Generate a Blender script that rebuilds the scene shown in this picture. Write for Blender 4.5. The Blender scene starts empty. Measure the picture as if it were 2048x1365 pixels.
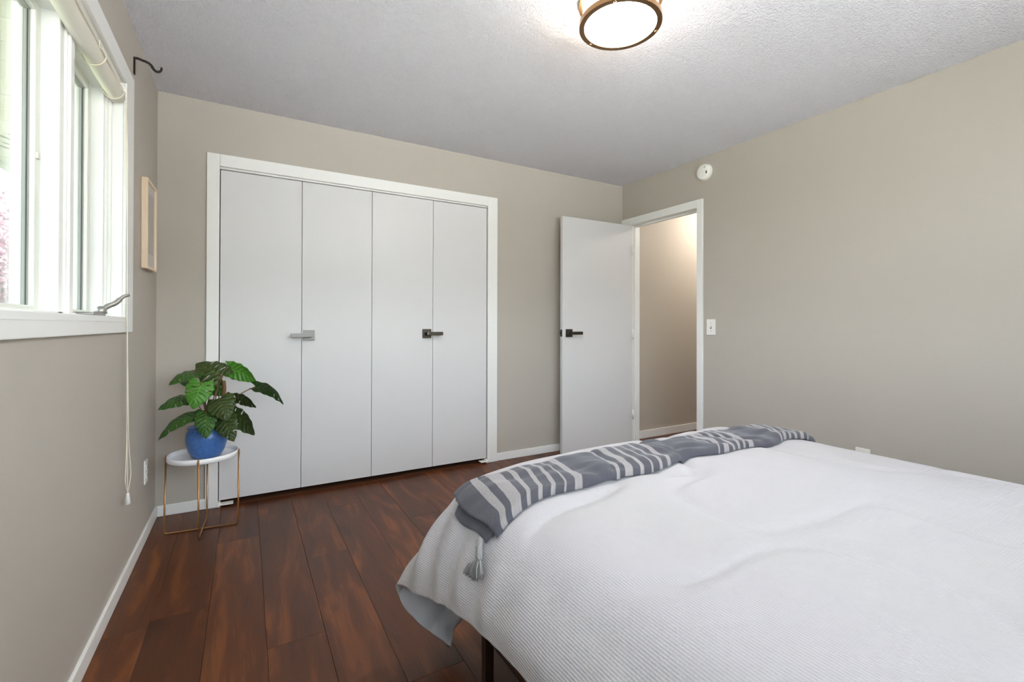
import bpy, bmesh, math, random
import numpy as np
from mathutils import Vector, Matrix

random.seed(7)
rng = np.random.default_rng(7)
scene = bpy.context.scene
COL = scene.collection
PI = math.pi

# ------------------------------------------------------------------ camera
def make_camera():
    yaw, pit, rol = (math.radians(v) for v in (30.081, 0.309, 0.1476))
    F = Vector((math.sin(yaw) * math.cos(pit), math.cos(yaw) * math.cos(pit), math.sin(pit)))
    R = Vector((math.cos(yaw), -math.sin(yaw), 0))
    U = R.cross(F)
    R2 = math.cos(rol) * R + math.sin(rol) * U
    U2 = math.cos(rol) * U - math.sin(rol) * R
    cam = bpy.data.objects.new('camera', bpy.data.cameras.new('camera'))
    COL.objects.link(cam)
    m = Matrix((R2, U2, -F)).transposed().to_4x4()
    m.translation = Vector((0, 0, 1.10))
    cam.matrix_world = m
    cam.data.sensor_width = 36
    cam.data.lens = 919.51 * 36 / 2048
    cam.data.shift_y = -36.31 / 2048
    cam.data.clip_start = 0.02
    scene.camera = cam
make_camera()

# ------------------------------------------------------------------ light
EXPOSURE = 2.42
SKY_STRENGTH = 0.36
LAMP_EMISSION = 14.0
LAMP_SIDE_EMISSION = 6.5
HALL_EMISSION = 22.0
vs = scene.view_settings
vs.view_transform = 'Standard'
vs.look = 'None'
vs.gamma = 1
vs.use_curve_mapping = False
vs.exposure = EXPOSURE
scene.cycles.max_bounces = 14
scene.cycles.diffuse_bounces = 8
scene.cycles.sample_clamp_indirect = 8

world = bpy.data.worlds.new('sky')
scene.world = world
world.use_nodes = True
wn = world.node_tree.nodes
wl = world.node_tree.links
sky = wn.new('ShaderNodeTexSky')
sky.sky_type = 'NISHITA'
sky.sun_disc = False
sky.sun_elevation = math.radians(48)
sky.sun_rotation = math.radians(110)
sky.air_density = 1.0
sky.dust_density = 2.5
hsv = wn.new('ShaderNodeHueSaturation')       # hazy, pale spring sky
hsv.inputs['Saturation'].default_value = .38
wl.new(sky.outputs[0], hsv.inputs['Color'])
wl.new(hsv.outputs[0], wn['Background'].inputs[0])
wn['Background'].inputs[1].default_value = SKY_STRENGTH

sun = bpy.data.objects.new('sun', bpy.data.lights.new('sun', 'SUN'))
COL.objects.link(sun)
sun.data.energy = 11.0
sun.data.angle = 0.02
sun.data.color = (1, 0.985, 0.96)
sun.rotation_euler = (math.radians(-22), math.radians(30), 0)   # high, from over the hallway side of the house

# ------------------------------------------------------------------ helpers
def link(o, parent=None):
    COL.objects.link(o)
    if parent is not None:
        o.parent = parent
    return o

def mesh_obj(name, bm, mat, parent=None, smooth=False, origin=None):
    me = bpy.data.meshes.new(name)
    if origin is not None:
        bmesh.ops.translate(bm, verts=bm.verts, vec=-Vector(origin))
    bm.normal_update()
    bm.to_mesh(me)
    bm.free()
    if smooth:
        for p in me.polygons:
            p.use_smooth = True
    for m in (mat if isinstance(mat, (list, tuple)) else [mat]):
        me.materials.append(m)
    o = bpy.data.objects.new(name, me)
    if origin is not None:
        o.location = origin
    link(o, parent)
    return o

def empty(name, loc):
    o = bpy.data.objects.new(name, None)
    o.empty_display_size = 0.1
    o.location = loc
    return link(o)

def put(child, parent):
    """parent a world-placed child to an empty without moving it"""
    child.parent = parent
    child.location = Vector(child.location) - Vector(parent.location)
    return child

def tag(o, label, cat, group=None):
    o['label'] = label
    o['category'] = cat
    if group:
        o['group'] = group
    return o

def struct(o):
    o['kind'] = 'structure'
    return o

def box(bm, x0, x1, y0, y1, z0, z1, bev=0.0, seg=2):
    r = bmesh.ops.create_cube(bm, size=1)
    vs_ = r['verts']
    for v in vs_:
        v.co = Vector((x0 + (v.co.x + .5) * (x1 - x0), y0 + (v.co.y + .5) * (y1 - y0), z0 + (v.co.z + .5) * (z1 - z0)))
    if bev > 0:
        es = list({e for v in vs_ for e in v.link_edges})
        bmesh.ops.bevel(bm, geom=es, offset=bev, segments=seg, profile=0.7, affect='EDGES')

def boxes(*bs, bev=0.0, seg=2):
    bm = bmesh.new()
    for b in bs:
        box(bm, *b, bev=bev, seg=seg)
    return bm

def tube_bm(bm, pts, r, n=8, cap=True, radii=None):
    pts = [Vector(p) for p in pts]
    rings = []
    prev = None
    for i, p in enumerate(pts):
        t = (pts[min(i + 1, len(pts) - 1)] - pts[max(i - 1, 0)]).normalized()
        if prev is None:
            a = Vector((0, 0, 1)) if abs(t.z) < .9 else Vector((1, 0, 0))
            s = t.cross(a).normalized()
        else:
            s = (prev - t * prev.dot(t)).normalized()
        prev = s
        u = t.cross(s)
        rr = float(radii[i]) if radii else float(r)
        rings.append([bm.verts.new(p + rr * (math.cos(2 * PI * k / n) * s + math.sin(2 * PI * k / n) * u)) for k in range(n)])
    for a, b in zip(rings, rings[1:]):
        for k in range(n):
            bm.faces.new((a[k], a[(k + 1) % n], b[(k + 1) % n], b[k]))
    if cap:
        bm.faces.new(list(reversed(rings[0])))
        bm.faces.new(rings[-1])

def smooth_path(pts, n=6):
    pts = [np.array(p, float) for p in pts]
    out = []
    for i in range(len(pts) - 1):
        p0 = pts[max(i - 1, 0)]; p1 = pts[i]; p2 = pts[i + 1]; p3 = pts[min(i + 2, len(pts) - 1)]
        for k in range(n):
            t = k / n
            out.append(.5 * ((2 * p1) + (-p0 + p2) * t + (2 * p0 - 5 * p1 + 4 * p2 - p3) * t * t + (-p0 + 3 * p1 - 3 * p2 + p3) * t ** 3))
    out.append(pts[-1])
    return [tuple(p) for p in out]

def lathe_bm(bm, prof, center, n=40, axis='z', cap_ends=True):
    """prof: list of (radius, height)"""
    cx, cy, cz = center
    rings = []
    for r, h in prof:
        ring = []
        if r < 1e-6:
            ring = None
        pts = []
        for k in range(n):
            c, s = math.cos(2 * PI * k / n) * r, math.sin(2 * PI * k / n) * r
            if axis == 'z':
                pts.append((cx + c, cy + s, cz + h))
            elif axis == 'x':
                pts.append((cx + h, cy + c, cz + s))
            else:
                pts.append((cx + s, cy + h, cz + c))
        if ring is None:
            if axis == 'z': p = (cx, cy, cz + h)
            elif axis == 'x': p = (cx + h, cy, cz)
            else: p = (cx, cy + h, cz)
            rings.append([bm.verts.new(p)])
        else:
            rings.append([bm.verts.new(p) for p in pts])
    for a, b in zip(rings, rings[1:]):
        for k in range(n):
            k2 = (k + 1) % n
            if len(a) == 1 and len(b) == 1:
                continue
            if len(a) == 1:
                bm.faces.new((a[0], b[k2], b[k]))
            elif len(b) == 1:
                bm.faces.new((a[k], a[k2], b[0]))
            else:
                bm.faces.new((a[k], a[k2], b[k2], b[k]))
    bmesh.ops.recalc_face_normals(bm, faces=bm.faces)

# ------------------------------------------------------------------ materials
def new_mat(name):
    m = bpy.data.materials.new(name)
    m.use_nodes = True
    nt = m.node_tree
    return m, nt, nt.nodes['Principled BSDF']

def S(r, g, b):
    f = lambda v: (v / 255) / 12.92 if v / 255 < .04045 else ((v / 255 + .055) / 1.055) ** 2.4
    return (f(r), f(g), f(b), 1)

def paint(name, col, rough=.5, bump=.0, scale=200, var=0.03, metal=0, spec=.5):
    m, nt, p = new_mat(name)
    p.inputs['Roughness'].default_value = rough
    p.inputs['Metallic'].default_value = metal
    p.inputs['Specular IOR Level'].default_value = spec
    tc = nt.nodes.new('ShaderNodeTexCoord')
    nz = nt.nodes.new('ShaderNodeTexNoise')
    nz.inputs['Scale'].default_value = 2.5
    nz.inputs['Detail'].default_value = 4
    nt.links.new(tc.outputs['Object'], nz.inputs['Vector'])
    mix = nt.nodes.new('ShaderNodeMix'); mix.data_type = 'RGBA'
    mix.inputs[6].default_value = tuple(c * (1 - var) for c in col[:3]) + (1,)
    mix.inputs[7].default_value = tuple(min(1, c * (1 + var)) for c in col[:3]) + (1,)
    nt.links.new(nz.outputs['Fac'], mix.inputs[0])
    nt.links.new(mix.outputs[2], p.inputs['Base Color'])
    if bump > 0:
        n2 = nt.nodes.new('ShaderNodeTexNoise')
        n2.inputs['Scale'].default_value = scale
        n2.inputs['Detail'].default_value = 3
        nt.links.new(tc.outputs['Object'], n2.inputs['Vector'])
        b = nt.nodes.new('ShaderNodeBump')
        b.inputs['Strength'].default_value = bump
        b.inputs['Distance'].default_value = .002
        nt.links.new(n2.outputs['Fac'], b.inputs['Height'])
        nt.links.new(b.outputs[0], p.inputs['Normal'])
    return m

M_WALL = paint('wall_paint', S(184, 177, 168), .62, .12, 260, .015, spec=.3)
M_HALL = paint('hall_paint', S(184, 176, 164), .62, .12, 260, .015, spec=.3)
M_TRIM = paint('trim_paint', S(236, 236, 234), .38, .05, 60, .012)
M_DOOR = paint('door_paint', S(214, 213, 214), .42, .08, 40, .015)
M_WINW = paint('window_paint', S(240, 241, 238), .4, .08, 80, .015)
M_SASH = paint('sash_paint', S(222, 224, 216), .4, .08, 80, .02)
M_PLASTIC = paint('white_plastic', S(240, 238, 232), .35, 0, 1, .005)
M_SEAL = paint('glazing_seal', S(150, 151, 147), .7, 0, 1, .05)
M_DARK_INSET = paint('dark_inset', S(70, 72, 70), .7, 0, 1, .1)
M_NICKEL = paint('satin_nickel', S(128, 126, 124), .45, .04, 400, .03, metal=1)
M_BRONZE = paint('dark_bronze', S(76, 70, 63), .38, .04, 400, .05, metal=1)
M_IRON = paint('black_iron', S(58, 52, 46), .5, .1, 120, .15, metal=.7)
M_BRASS = paint('brushed_copper', S(172, 130, 88), .30, .03, 500, .06, metal=1)
M_RING = paint('lamp_bronze', S(150, 118, 84), .35, .03, 300, .06, metal=1)
M_LEG = paint('brown_metal', S(58, 40, 30), .45, .05, 200, .1, metal=.3)
M_CORD = paint('cream_cord', S(228, 220, 202), .8, .1, 800, .05)
M_BLIND = paint('cream_blind', S(222, 218, 206), .7, .35, 90, .05)
M_MAPLE = None
M_TRAY = paint('white_enamel', S(238, 238, 240), .22, 0, 1, .01)
M_SOIL = paint('dark_soil', S(52, 38, 28), .95, 1.0, 120, .4)
M_STEM = paint('brown_stem', S(104, 74, 44), .6, .2, 150, .25)
M_SOFFIT = paint('soffit_cream', S(226, 226, 208), .5, .03, 50, .02)
M_FASCIA = paint('fascia_grey', S(206, 210, 204), .5, .03, 50, .02)
M_VENT = paint('vent_dark', S(120, 120, 106), .7, 0, 1, .05)
M_MATTRESS = paint('mattress_ticking', S(214, 214, 212), .8, .3, 300, .03)
M_DARK = paint('closet_dark', S(150, 145, 138), .8, 0, 1, .02)

def mat_ceiling():
    m, nt, p = new_mat('popcorn_ceiling')
    p.inputs['Roughness'].default_value = .9
    p.inputs['Specular IOR Level'].default_value = .15
    p.inputs['Base Color'].default_value = S(245, 243, 250)
    tc = nt.nodes.new('ShaderNodeTexCoord')
    n1 = nt.nodes.new('ShaderNodeTexNoise'); n1.inputs['Scale'].default_value = 85; n1.inputs['Detail'].default_value = 4; n1.inputs['Roughness'].default_value = .65
    v = nt.nodes.new('ShaderNodeTexVoronoi'); v.inputs['Scale'].default_value = 120
    nt.links.new(tc.outputs['Object'], n1.inputs['Vector']); nt.links.new(tc.outputs['Object'], v.inputs['Vector'])
    mr = nt.nodes.new('ShaderNodeMapRange'); mr.inputs[1].default_value = .35; mr.inputs[2].default_value = .72
    nt.links.new(n1.outputs['Fac'], mr.inputs[0])
    sub = nt.nodes.new('ShaderNodeMath'); sub.operation = 'SUBTRACT'
    mul = nt.nodes.new('ShaderNodeMath'); mul.operation = 'MULTIPLY'; mul.inputs[1].default_value = .5
    nt.links.new(v.outputs['Distance'], mul.inputs[0])
    nt.links.new(mr.outputs[0], sub.inputs[0]); nt.links.new(mul.outputs[0], sub.inputs[1])
    b = nt.nodes.new('ShaderNodeBump'); b.inputs['Strength'].default_value = 1.0; b.inputs['Distance'].default_value = .009
    nt.links.new(sub.outputs[0], b.inputs['Height']); nt.links.new(b.outputs[0], p.inputs['Normal'])
    return m
M_CEIL = mat_ceiling()

def mat_wood(name, stops, rough=.38, grain=1.0):
    """wood grain runs along the local Y of each piece; every piece is shifted by its own random number"""
    m, nt, p = new_mat(name)
    N = nt.nodes.new; L = nt.links.new
    tc = N('ShaderNodeTexCoord'); oi = N('ShaderNodeObjectInfo')
    comb = N('ShaderNodeCombineXYZ')
    for k, sc_ in enumerate((31.0, 57.0, 13.0)):
        mu = N('ShaderNodeMath'); mu.operation = 'MULTIPLY'; mu.inputs[1].default_value = sc_
        L(oi.outputs['Random'], mu.inputs[0]); L(mu.outputs[0], comb.inputs[k])
    add = N('ShaderNodeVectorMath'); add.operation = 'ADD'
    L(tc.outputs['Object'], add.inputs[0]); L(comb.outputs[0], add.inputs[1])
    # large swirls (cathedral figure, knots)
    mp = N('ShaderNodeMapping'); mp.inputs['Scale'].default_value = (8.5, 1.3, 1)
    L(add.outputs[0], mp.inputs['Vector'])
    n1 = N('ShaderNodeTexNoise'); n1.inputs['Scale'].default_value = 1.0; n1.inputs['Detail'].default_value = 5; n1.inputs['Roughness'].default_value = .55; n1.inputs['Distortion'].default_value = 1.6
    L(mp.outputs[0], n1.inputs['Vector'])
    # grain rings from the swirl field
    mu = N('ShaderNodeMath'); mu.operation = 'MULTIPLY'; mu.inputs[1].default_value = 22 * grain
    L(n1.outputs['Fac'], mu.inputs[0])
    sn = N('ShaderNodeMath'); sn.operation = 'SINE'; L(mu.outputs[0], sn.inputs[0])
    # fine streaks
    mp2 = N('ShaderNodeMapping'); mp2.inputs['Scale'].default_value = (150, 5, 1)
    L(add.outputs[0], mp2.inputs['Vector'])
    n2 = N('ShaderNodeTexNoise'); n2.inputs['Scale'].default_value = 1; n2.inputs['Detail'].default_value = 4; n2.inputs['Roughness'].default_value = .7
    L(mp2.outputs[0], n2.inputs['Vector'])
    a1 = N('ShaderNodeMath'); a1.operation = 'MULTIPLY_ADD'; a1.inputs[1].default_value = .030
    L(sn.outputs[0], a1.inputs[0]); L(n1.outputs['Fac'], a1.inputs[2])
    a2 = N('ShaderNodeMath'); a2.operation = 'MULTIPLY_ADD'; a2.inputs[1].default_value = .30
    L(n2.outputs['Fac'], a2.inputs[0]); L(a1.outputs[0], a2.inputs[2])
    a3 = N('ShaderNodeMath'); a3.operation = 'MULTIPLY_ADD'; a3.inputs[1].default_value = .10
    L(oi.outputs['Random'], a3.inputs[0]); L(a2.outputs[0], a3.inputs[2])
    cr = N('ShaderNodeValToRGB')
    els = cr.color_ramp.elements
    while len(els) < len(stops):
        els.new(.5)
    for e, (pos, c) in zip(els, stops):
        e.position = pos; e.color = c
    L(a3.outputs[0], cr.inputs[0]); 
    # dark knots
    mp3 = N('ShaderNodeMapping'); mp3.inputs['Scale'].default_value = (4.2, 2.0, 1)
    L(add.outputs[0], mp3.inputs['Vector'])
    vo = N('ShaderNodeTexVoronoi'); vo.inputs['Scale'].default_value = 1.25
    n3 = N('ShaderNodeMix'); n3.data_type = 'RGBA'; n3.inputs[0].default_value = .12
    L(mp3.outputs[0], n3.inputs[6]); L(n2.outputs['Color'], n3.inputs[7])
    L(n3.outputs[2], vo.inputs['Vector'])
    kr = N('ShaderNodeMapRange'); kr.inputs[1].default_value = .05; kr.inputs[2].default_value = .30; kr.inputs[3].default_value = .45; kr.inputs[4].default_value = 1.0
    L(vo.outputs['Distance'], kr.inputs[0])
    mx = N('ShaderNodeMix'); mx.data_type = 'RGBA'; mx.blend_type = 'MULTIPLY'; mx.inputs[0].default_value = .8 * min(1, grain)
    L(cr.outputs[0], mx.inputs[6]); L(kr.outputs[0], mx.inputs[7])
    L(mx.outputs[2], p.inputs['Base Color'])
    p.inputs['Roughness'].default_value = rough
    p.inputs['Specular IOR Level'].default_value = .35
    b = N('ShaderNodeBump'); b.inputs['Strength'].default_value = .12; b.inputs['Distance'].default_value = .002
    L(a2.outputs[0], b.inputs['Height']); L(b.outputs[0], p.inputs['Normal'])
    return m
M_FLOOR = mat_wood('walnut_plank', [(.30, S(40, 22, 14)), (.50, S(66, 35, 19)), (.70, S(90, 48, 24)), (.95, S(122, 69, 33))], .40)
M_GAP = paint('plank_joint', S(104, 64, 36), .8, 0, 1, .05)
M_MAPLE = mat_wood('pale_maple', [(.25, S(214, 188, 158)), (.5, S(226, 202, 174)), (.7, S(232, 210, 184)), (.95, S(238, 220, 196))], .5, .3)

def mat_duvet(name, col, rib=True):
    m, nt, p = new_mat(name)
    N = nt.nodes.new; L = nt.links.new
    p.inputs['Base Color'].default_value = col
    p.inputs['Roughness'].default_value = .85
    p.inputs['Specular IOR Level'].default_value = .2
    p.inputs['Sheen Weight'].default_value = .15
    uv = N('ShaderNodeUVMap')
    sep = N('ShaderNodeSeparateXYZ'); L(uv.outputs[0], sep.inputs[0])
    def sine(sock, period):
        a = N('ShaderNodeMath'); a.operation = 'MULTIPLY'; a.inputs[1].default_value = 2 * PI / period
        L(sock, a.inputs[0])
        s = N('ShaderNodeMath'); s.operation = 'SINE'; L(a.outputs[0], s.inputs[0])
        return s.outputs[0]
    nz = N('ShaderNodeTexNoise'); nz.inputs['Scale'].default_value = 9; nz.inputs['Detail'].default_value = 5
    L(uv.outputs[0], nz.inputs['Vector'])
    if rib:
        sx = sine(sep.outputs[0], .0056); sy = sine(sep.outputs[1], .0056)
        ad = N('ShaderNodeMath'); ad.operation = 'MULTIPLY_ADD'; ad.inputs[1].default_value = .45
        L(sy, ad.inputs[0]); L(sx, ad.inputs[2])
        h = ad.outputs[0]
        b = N('ShaderNodeBump'); b.inputs['Strength'].default_value = .40; b.inputs['Distance'].default_value = .0009
        L(h, b.inputs['Height'])
        b2 = N('ShaderNodeBump'); b2.inputs['Strength'].default_value = .18; b2.inputs['Distance'].default_value = .02
        L(nz.outputs['Fac'], b2.inputs['Height']); L(b2.outputs[0], b.inputs['Normal'])
    else:
        b = N('ShaderNodeBump'); b.inputs['Strength'].default_value = .35; b.inputs['Distance'].default_value = .02
        L(nz.outputs['Fac'], b.inputs['Height'])
    L(b.outputs[0], p.inputs['Normal'])
    return m
M_DUVET = mat_duvet('white_waffle_cotton', S(183, 180, 183))
M_DUVET_IN = mat_duvet('pale_plain_cotton', S(214, 218, 226), False)

# ------------------------------------------------------------------ room dimensions
XL, XR, YB, YF, ZT = -.443, 3.135, 3.295, -.72, 2.44
WT = .157            # outer wall thickness
# window opening in the left wall
WY0, WY1, WZ0, WZ1 = -.50, 2.452, 1.129, 2.10  # near end, out of view, lengthened to let in more daylight
# bedroom door opening in the right wall
DY0, DY1, DZ = 2.442, 3.182, 2.045
# closet opening in the back wall
CX0, CX1, CZ = -.14, 1.677, 2.058

# ---- walls
o = mesh_obj('wall_left', boxes((XL - WT, XL, YF - .1, WY0, 0, ZT), (XL - WT, XL, WY1, YB + .1, 0, ZT),
                                (XL - WT, XL, WY0, WY1, 0, WZ0), (XL - WT, XL, WY0, WY1, WZ1, ZT)), M_WALL); struct(o)
o = mesh_obj('wall_back', boxes((XL, CX0, YB, YB + .1, 0, ZT), (CX1, XR + .1, YB, YB + .1, 0, ZT), (CX0, CX1, YB, YB + .1, CZ, ZT)), M_WALL); struct(o)
o = mesh_obj('wall_right', boxes((XR, XR + .11, YF - .1, DY0, 0, ZT), (XR, XR + .11, DY1, YB, 0, ZT), (XR, XR + .11, DY0, DY1, DZ, ZT)), M_WALL); struct(o)
VX0, VX1, VZ0, VZ1 = -.32, 2.60, 1.00, 2.26        # added opening in the unseen wall behind the viewer, for fill daylight
o = mesh_obj('wall_front', boxes((XL, VX0, YF - .1, YF, 0, ZT), (VX1, XR, YF - .1, YF, 0, ZT), (VX0, VX1, YF - .1, YF, 0, VZ0), (VX0, VX1, YF - .1, YF, VZ1, ZT)), M_WALL); struct(o)
o = mesh_obj('ceiling', boxes((XL - WT, 5.0, YF - .1, 4.2, ZT, ZT + .1)), M_CEIL); struct(o)

# ---- floor: dark base with single planks laid along Y
fl = mesh_obj('floor', boxes((XL, XR + .11, YF, 4.1, -.03, -.004)), M_GAP); struct(fl)
PW = .1855
def plank_mesh(w, l):
    bm = boxes((-w / 2 + .0004, w / 2 - .0004, -l / 2 + .0004, l / 2 - .0004, -.0045, 0), bev=.0006, seg=1)
    me = bpy.data.meshes.new('plank'); bm.to_mesh(me); bm.free(); me.materials.append(M_FLOOR)
    return me
cache = {}
first_x = -.303 - PW
row = 0
while True:
    x0 = first_x + row * PW
    if x0 > XR: break
    x1 = x0 + PW
    xa, xb = max(x0, XL), min(x1, XR)
    off = (2.105 if row == 0 else (.43 * row * 1.37) % 1.56)
    y = off - 1.56 * 6
    while y < YB:
        ya, yb = max(y, YF), min(y + 1.56, YB)
        if yb - ya > .02 and xb - xa > .01:
            key = (round(xb - xa, 3), round(yb - ya, 3))
            if key not in cache: cache[key] = plank_mesh(*key)
            pk = bpy.data.objects.new('plank', cache[key])
            pk.location = ((xa + xb) / 2, (ya + yb) / 2, 0)
            link(pk, fl)
        y += 1.56
    row += 1

# ---- baseboards
def base(name, *bs):
    bm = bmesh.new()
    for b in bs: box(bm, *b, bev=.004)
    return struct(mesh_obj(name, bm, M_TRIM))
BH, BT = .062, .012
base('baseboard_left', (XL, XL + BT, YF, YB, 0.001, BH))
base('baseboard_back', (XL + BT, -.204, YB - BT, YB, 0.001, BH), (1.762, XR, YB - BT, YB, 0.001, BH))
base('baseboard_right', (XR - BT, XR, YF, DY0 - .058, 0.001, BH))

# ---- casings
def casing(name, bs, bev=.003):
    return struct(mesh_obj(name, boxes(*bs, bev=bev), M_TRIM))
cas = casing('trim_1', [(-.204, CX0, YB - .016, YB, 0.001, 2.131), (CX1, 1.762, YB - .016, YB, 0.001, 2.131), (CX0, CX1, YB - .016, YB, CZ, 2.131)])
casing('trim_2', [(XR - .014, XR, 2.389, DY0, 0.001, 2.11), (XR - .014, XR, DY1 + .008, YB - .001, 0.001, 2.11), (XR - .014, XR, DY0, DY1 + .008, DZ, 2.11)])
casing('trim_3', [(XL, XL + .012, WY1, 2.595, 1.067, 2.179), (XL, XL + .012, WY0 - .143, WY0, 1.067, 2.179),
                  (XL, XL + .012, WY0, WY1, 2.10, 2.179), (XL, XL + .012, WY0, WY1, 1.067, WZ0)])

# ---- door jamb of the bedroom door with stop, hinges and strike plate
jb = struct(mesh_obj('trim_4', boxes((XR, XR + .112, DY1 - .002, DY1 + .02, 0.001, DZ), (XR, XR + .112, DY0 - .018, DY0 + .002, 0.001, DZ),
                              (XR, XR + .112, DY0, DY1, DZ - .002, DZ + .018),
                              (XR + .045, XR + .078, DY1 - .012, DY1, 0.001, DZ - .002), (XR + .045, XR + .078, DY0, DY0 + .012, 0.001, DZ - .002),
                              (XR + .045, XR + .078, DY0, DY1, DZ - .014, DZ - .002), bev=.001, seg=1), M_TRIM))
sp = mesh_obj('strike_plate', boxes((XR + .012, XR + .036, DY0 + .001, DY0 + .004, .97, 1.04), bev=.001), M_NICKEL); sp.parent = jb

# ------------------------------------------------------------------ lever handles
def lever(mat, parent, cx, cy, cz, dirx, fwd=-1, name='lever_handle', rot=None):
    """square rose plus flat lever, rose on a face looking along fwd*Y"""
    bm = bmesh.new()
    f = fwd
    yy = lambda a, b: (min(cy + f * a, cy + f * b), max(cy + f * a, cy + f * b))
    box(bm, cx - .034, cx + .034, *yy(0, .009), cz - .034, cz + .034, bev=.003)
    lathe_bm(bm, [(0, 0), (.011, 0), (.011, .045), (0, .045)], (cx, yy(0, .05)[0] if f < 0 else cy, cz), 16, 'y')
    x0, x1 = (cx - .014, cx + .112) if dirx > 0 else (cx - .112, cx + .014)
    box(bm, x0, x1, *yy(.040, .052), cz - .013, cz + .013, bev=.003)
    h = mesh_obj(name, bm, mat, None)
    h.parent = parent
    if parent is not None:
        h.location = -Vector(parent.location)
    return h

# ------------------------------------------------------------------ closet bifold doors
edges = [-.137, .317, .768, 1.220, 1.674]
def bifold(name, e, handle_mat, hx, hd, hz, which):
    root = empty(name, ((e[0] + e[2]) / 2, YB + .015, 0.0)); struct(root)
    ps = []
    for i in (0, 1):
        bm = boxes((e[i] + .0013, e[i + 1] - .0013, YB + .0, YB + .03, .036, 2.040), bev=.0015, seg=1)
        pnl = mesh_obj('panel', bm, M_DOOR, root)
        pnl.location = -Vector(root.location)
        ps.append(pnl)
    hp = ps[which]
    h = lever(handle_mat, None, hx, YB, hz, hd)
    h['label'] = 'satin nickel lever handle' if handle_mat is M_NICKEL else 'dark bronze lever handle'
    h.parent = hp
    return root, ps
d1, p1 = bifold('door_1', edges[0:3], M_NICKEL, .362, -1, 1.031, 1)
d2, p2 = bifold('door_2', edges[2:5], M_BRONZE, 1.171, 1, 1.037, 0)
# key slot insert of the bronze rose
k = mesh_obj('keyhole', boxes((1.160, 1.172, YB - .054, YB - .051, 1.030, 1.048), bev=.001), M_NICKEL, None)
k.parent = p2[0]
# floor pivot brackets
for root, x0, x1 in ((d1, -.14, -.06), (d2, 1.615, 1.675)):
    b = mesh_obj('floor_bracket', boxes((x0, x1, YB - .03, YB + .02, .012, .018), (x0 if root is d1 else x1 - .012, x0 + .012 if root is d1 else x1, YB - .02, YB + .02, .001, .03), bev=.002), M_PLASTIC)
    b.parent = root; b.location = -Vector(root.location)
# head track
tr = mesh_obj('head_track', boxes((CX0, CX1, YB + .004, YB + .04, 2.047, CZ), bev=.001), M_TRIM)
tr.parent = cas
# closet interior
struct(mesh_obj('wall_closet', boxes((CX0 - .12, CX0 - .02, YB + .1, 4.0, 0, ZT), (CX1 + .02, CX1 + .12, YB + .1, 4.0, 0, ZT), (CX0 - .12, CX1 + .12, 4.0, 4.1, 0, ZT)), M_DARK))

# ------------------------------------------------------------------ bedroom door, open against the back wall
ang = math.atan2(3.150 - 3.137, 2.318 - 3.105)
dr = empty('door_3', (3.105, 3.137, 0)); struct(dr)
DW = .787
dr.rotation_euler = (0, 0, ang - PI)      # local -x runs from hinge to free edge
def dchild(o_):
    o_.parent = dr; return o_
slab = dchild(mesh_obj('door_slab', boxes((-DW, 0, 0, .035, .012, 2.030), bev=.0015, seg=1), M_DOOR))
h = lever(M_BRONZE, None, -DW + .066, 0, 1.035, 1); h.parent = slab; h['label'] = 'dark bronze lever handle'
h = lever(M_BRONZE, None, -DW + .066, .035, 1.035, 1, fwd=1); h.parent = slab; h['label'] = 'dark bronze lever handle'
k = mesh_obj('keyhole', boxes((-DW + .05, -DW + .058, -.0115, -.0085, 1.025, 1.045), (-DW + .064, -DW + .072, -.0115, -.0085, 1.025, 1.045), bev=.001, seg=1), M_NICKEL); k.parent = slab
k = mesh_obj('latch_plate', boxes((-DW - .001, -DW + .002, .005, .030, 1.005, 1.065), (-DW - .010, -DW, .012, .023, 1.025, 1.045), bev=.001), M_BRONZE); k.parent = slab
for z in (.28, 1.02, 1.80):
    bm = bmesh.new()
    tube_bm(bm, [(.006, -.006, z - .045), (.006, -.006, z + .045)], .006, 10)
    hg = dchild(mesh_obj('hinge', bm, M_TRIM, None, True))

# ------------------------------------------------------------------ hallway
struct(mesh_obj('wall_hall', boxes((XR + .11, 5.0, 3.25, 3.35, 0, ZT), (4.75, 4.85, 1.2, 3.25, 0, ZT), (XR + .11, 4.75, 1.1, 1.2, 0, ZT)), M_HALL))
struct(mesh_obj('floor_hall', boxes((XR + .11, 4.75, 1.2, 3.25, -.03, -.001)), M_FLOOR))
base('baseboard_hall', (XR + .112, 4.75, 3.238, 3.25, 0.0, .075))
def mat_emit(name, col, st):
    m, nt, p = new_mat(name)
    p.inputs['Base Color'].default_value = (.9, .9, .9, 1)
    p.inputs['Emission Color'].default_value = col
    p.inputs['Emission Strength'].default_value = st
    return m
hl = empty('hall_lamp', (4.25, 2.72, ZT))
bm = bmesh.new(); lathe_bm(bm, [(0, 0), (.13, 0), (.13, -.02), (.0, -.02)], (0, 0, 0), 32)
mesh_obj('lamp_base', bm, M_RING, hl)
bm = bmesh.new(); lathe_bm(bm, [(.12, -.02), (.12, -.05), (.09, -.075), (.04, -.088), (0, -.09)], (0, 0, 0), 32)
mesh_obj('glass_shade', bm, mat_emit('hall_glow', (1, .93, .83, 1), HALL_EMISSION), hl, True)
tag(hl, 'round flush ceiling lamp lighting the hallway beyond the open door', 'ceiling lamp')

# ------------------------------------------------------------------ window
win = empty('window_1', (XL - .04, 1.5, WZ0)); struct(win)
def wpart(name, bm, mat, parent=None, smooth=False):
    o_ = mesh_obj(name, bm, mat, None, smooth)
    if parent is None:
        o_.parent = win; o_.location = -Vector(win.location)
    else:
        o_.parent = parent
    return o_
XF, XS, XB = -.478, -.533, -.597
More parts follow.
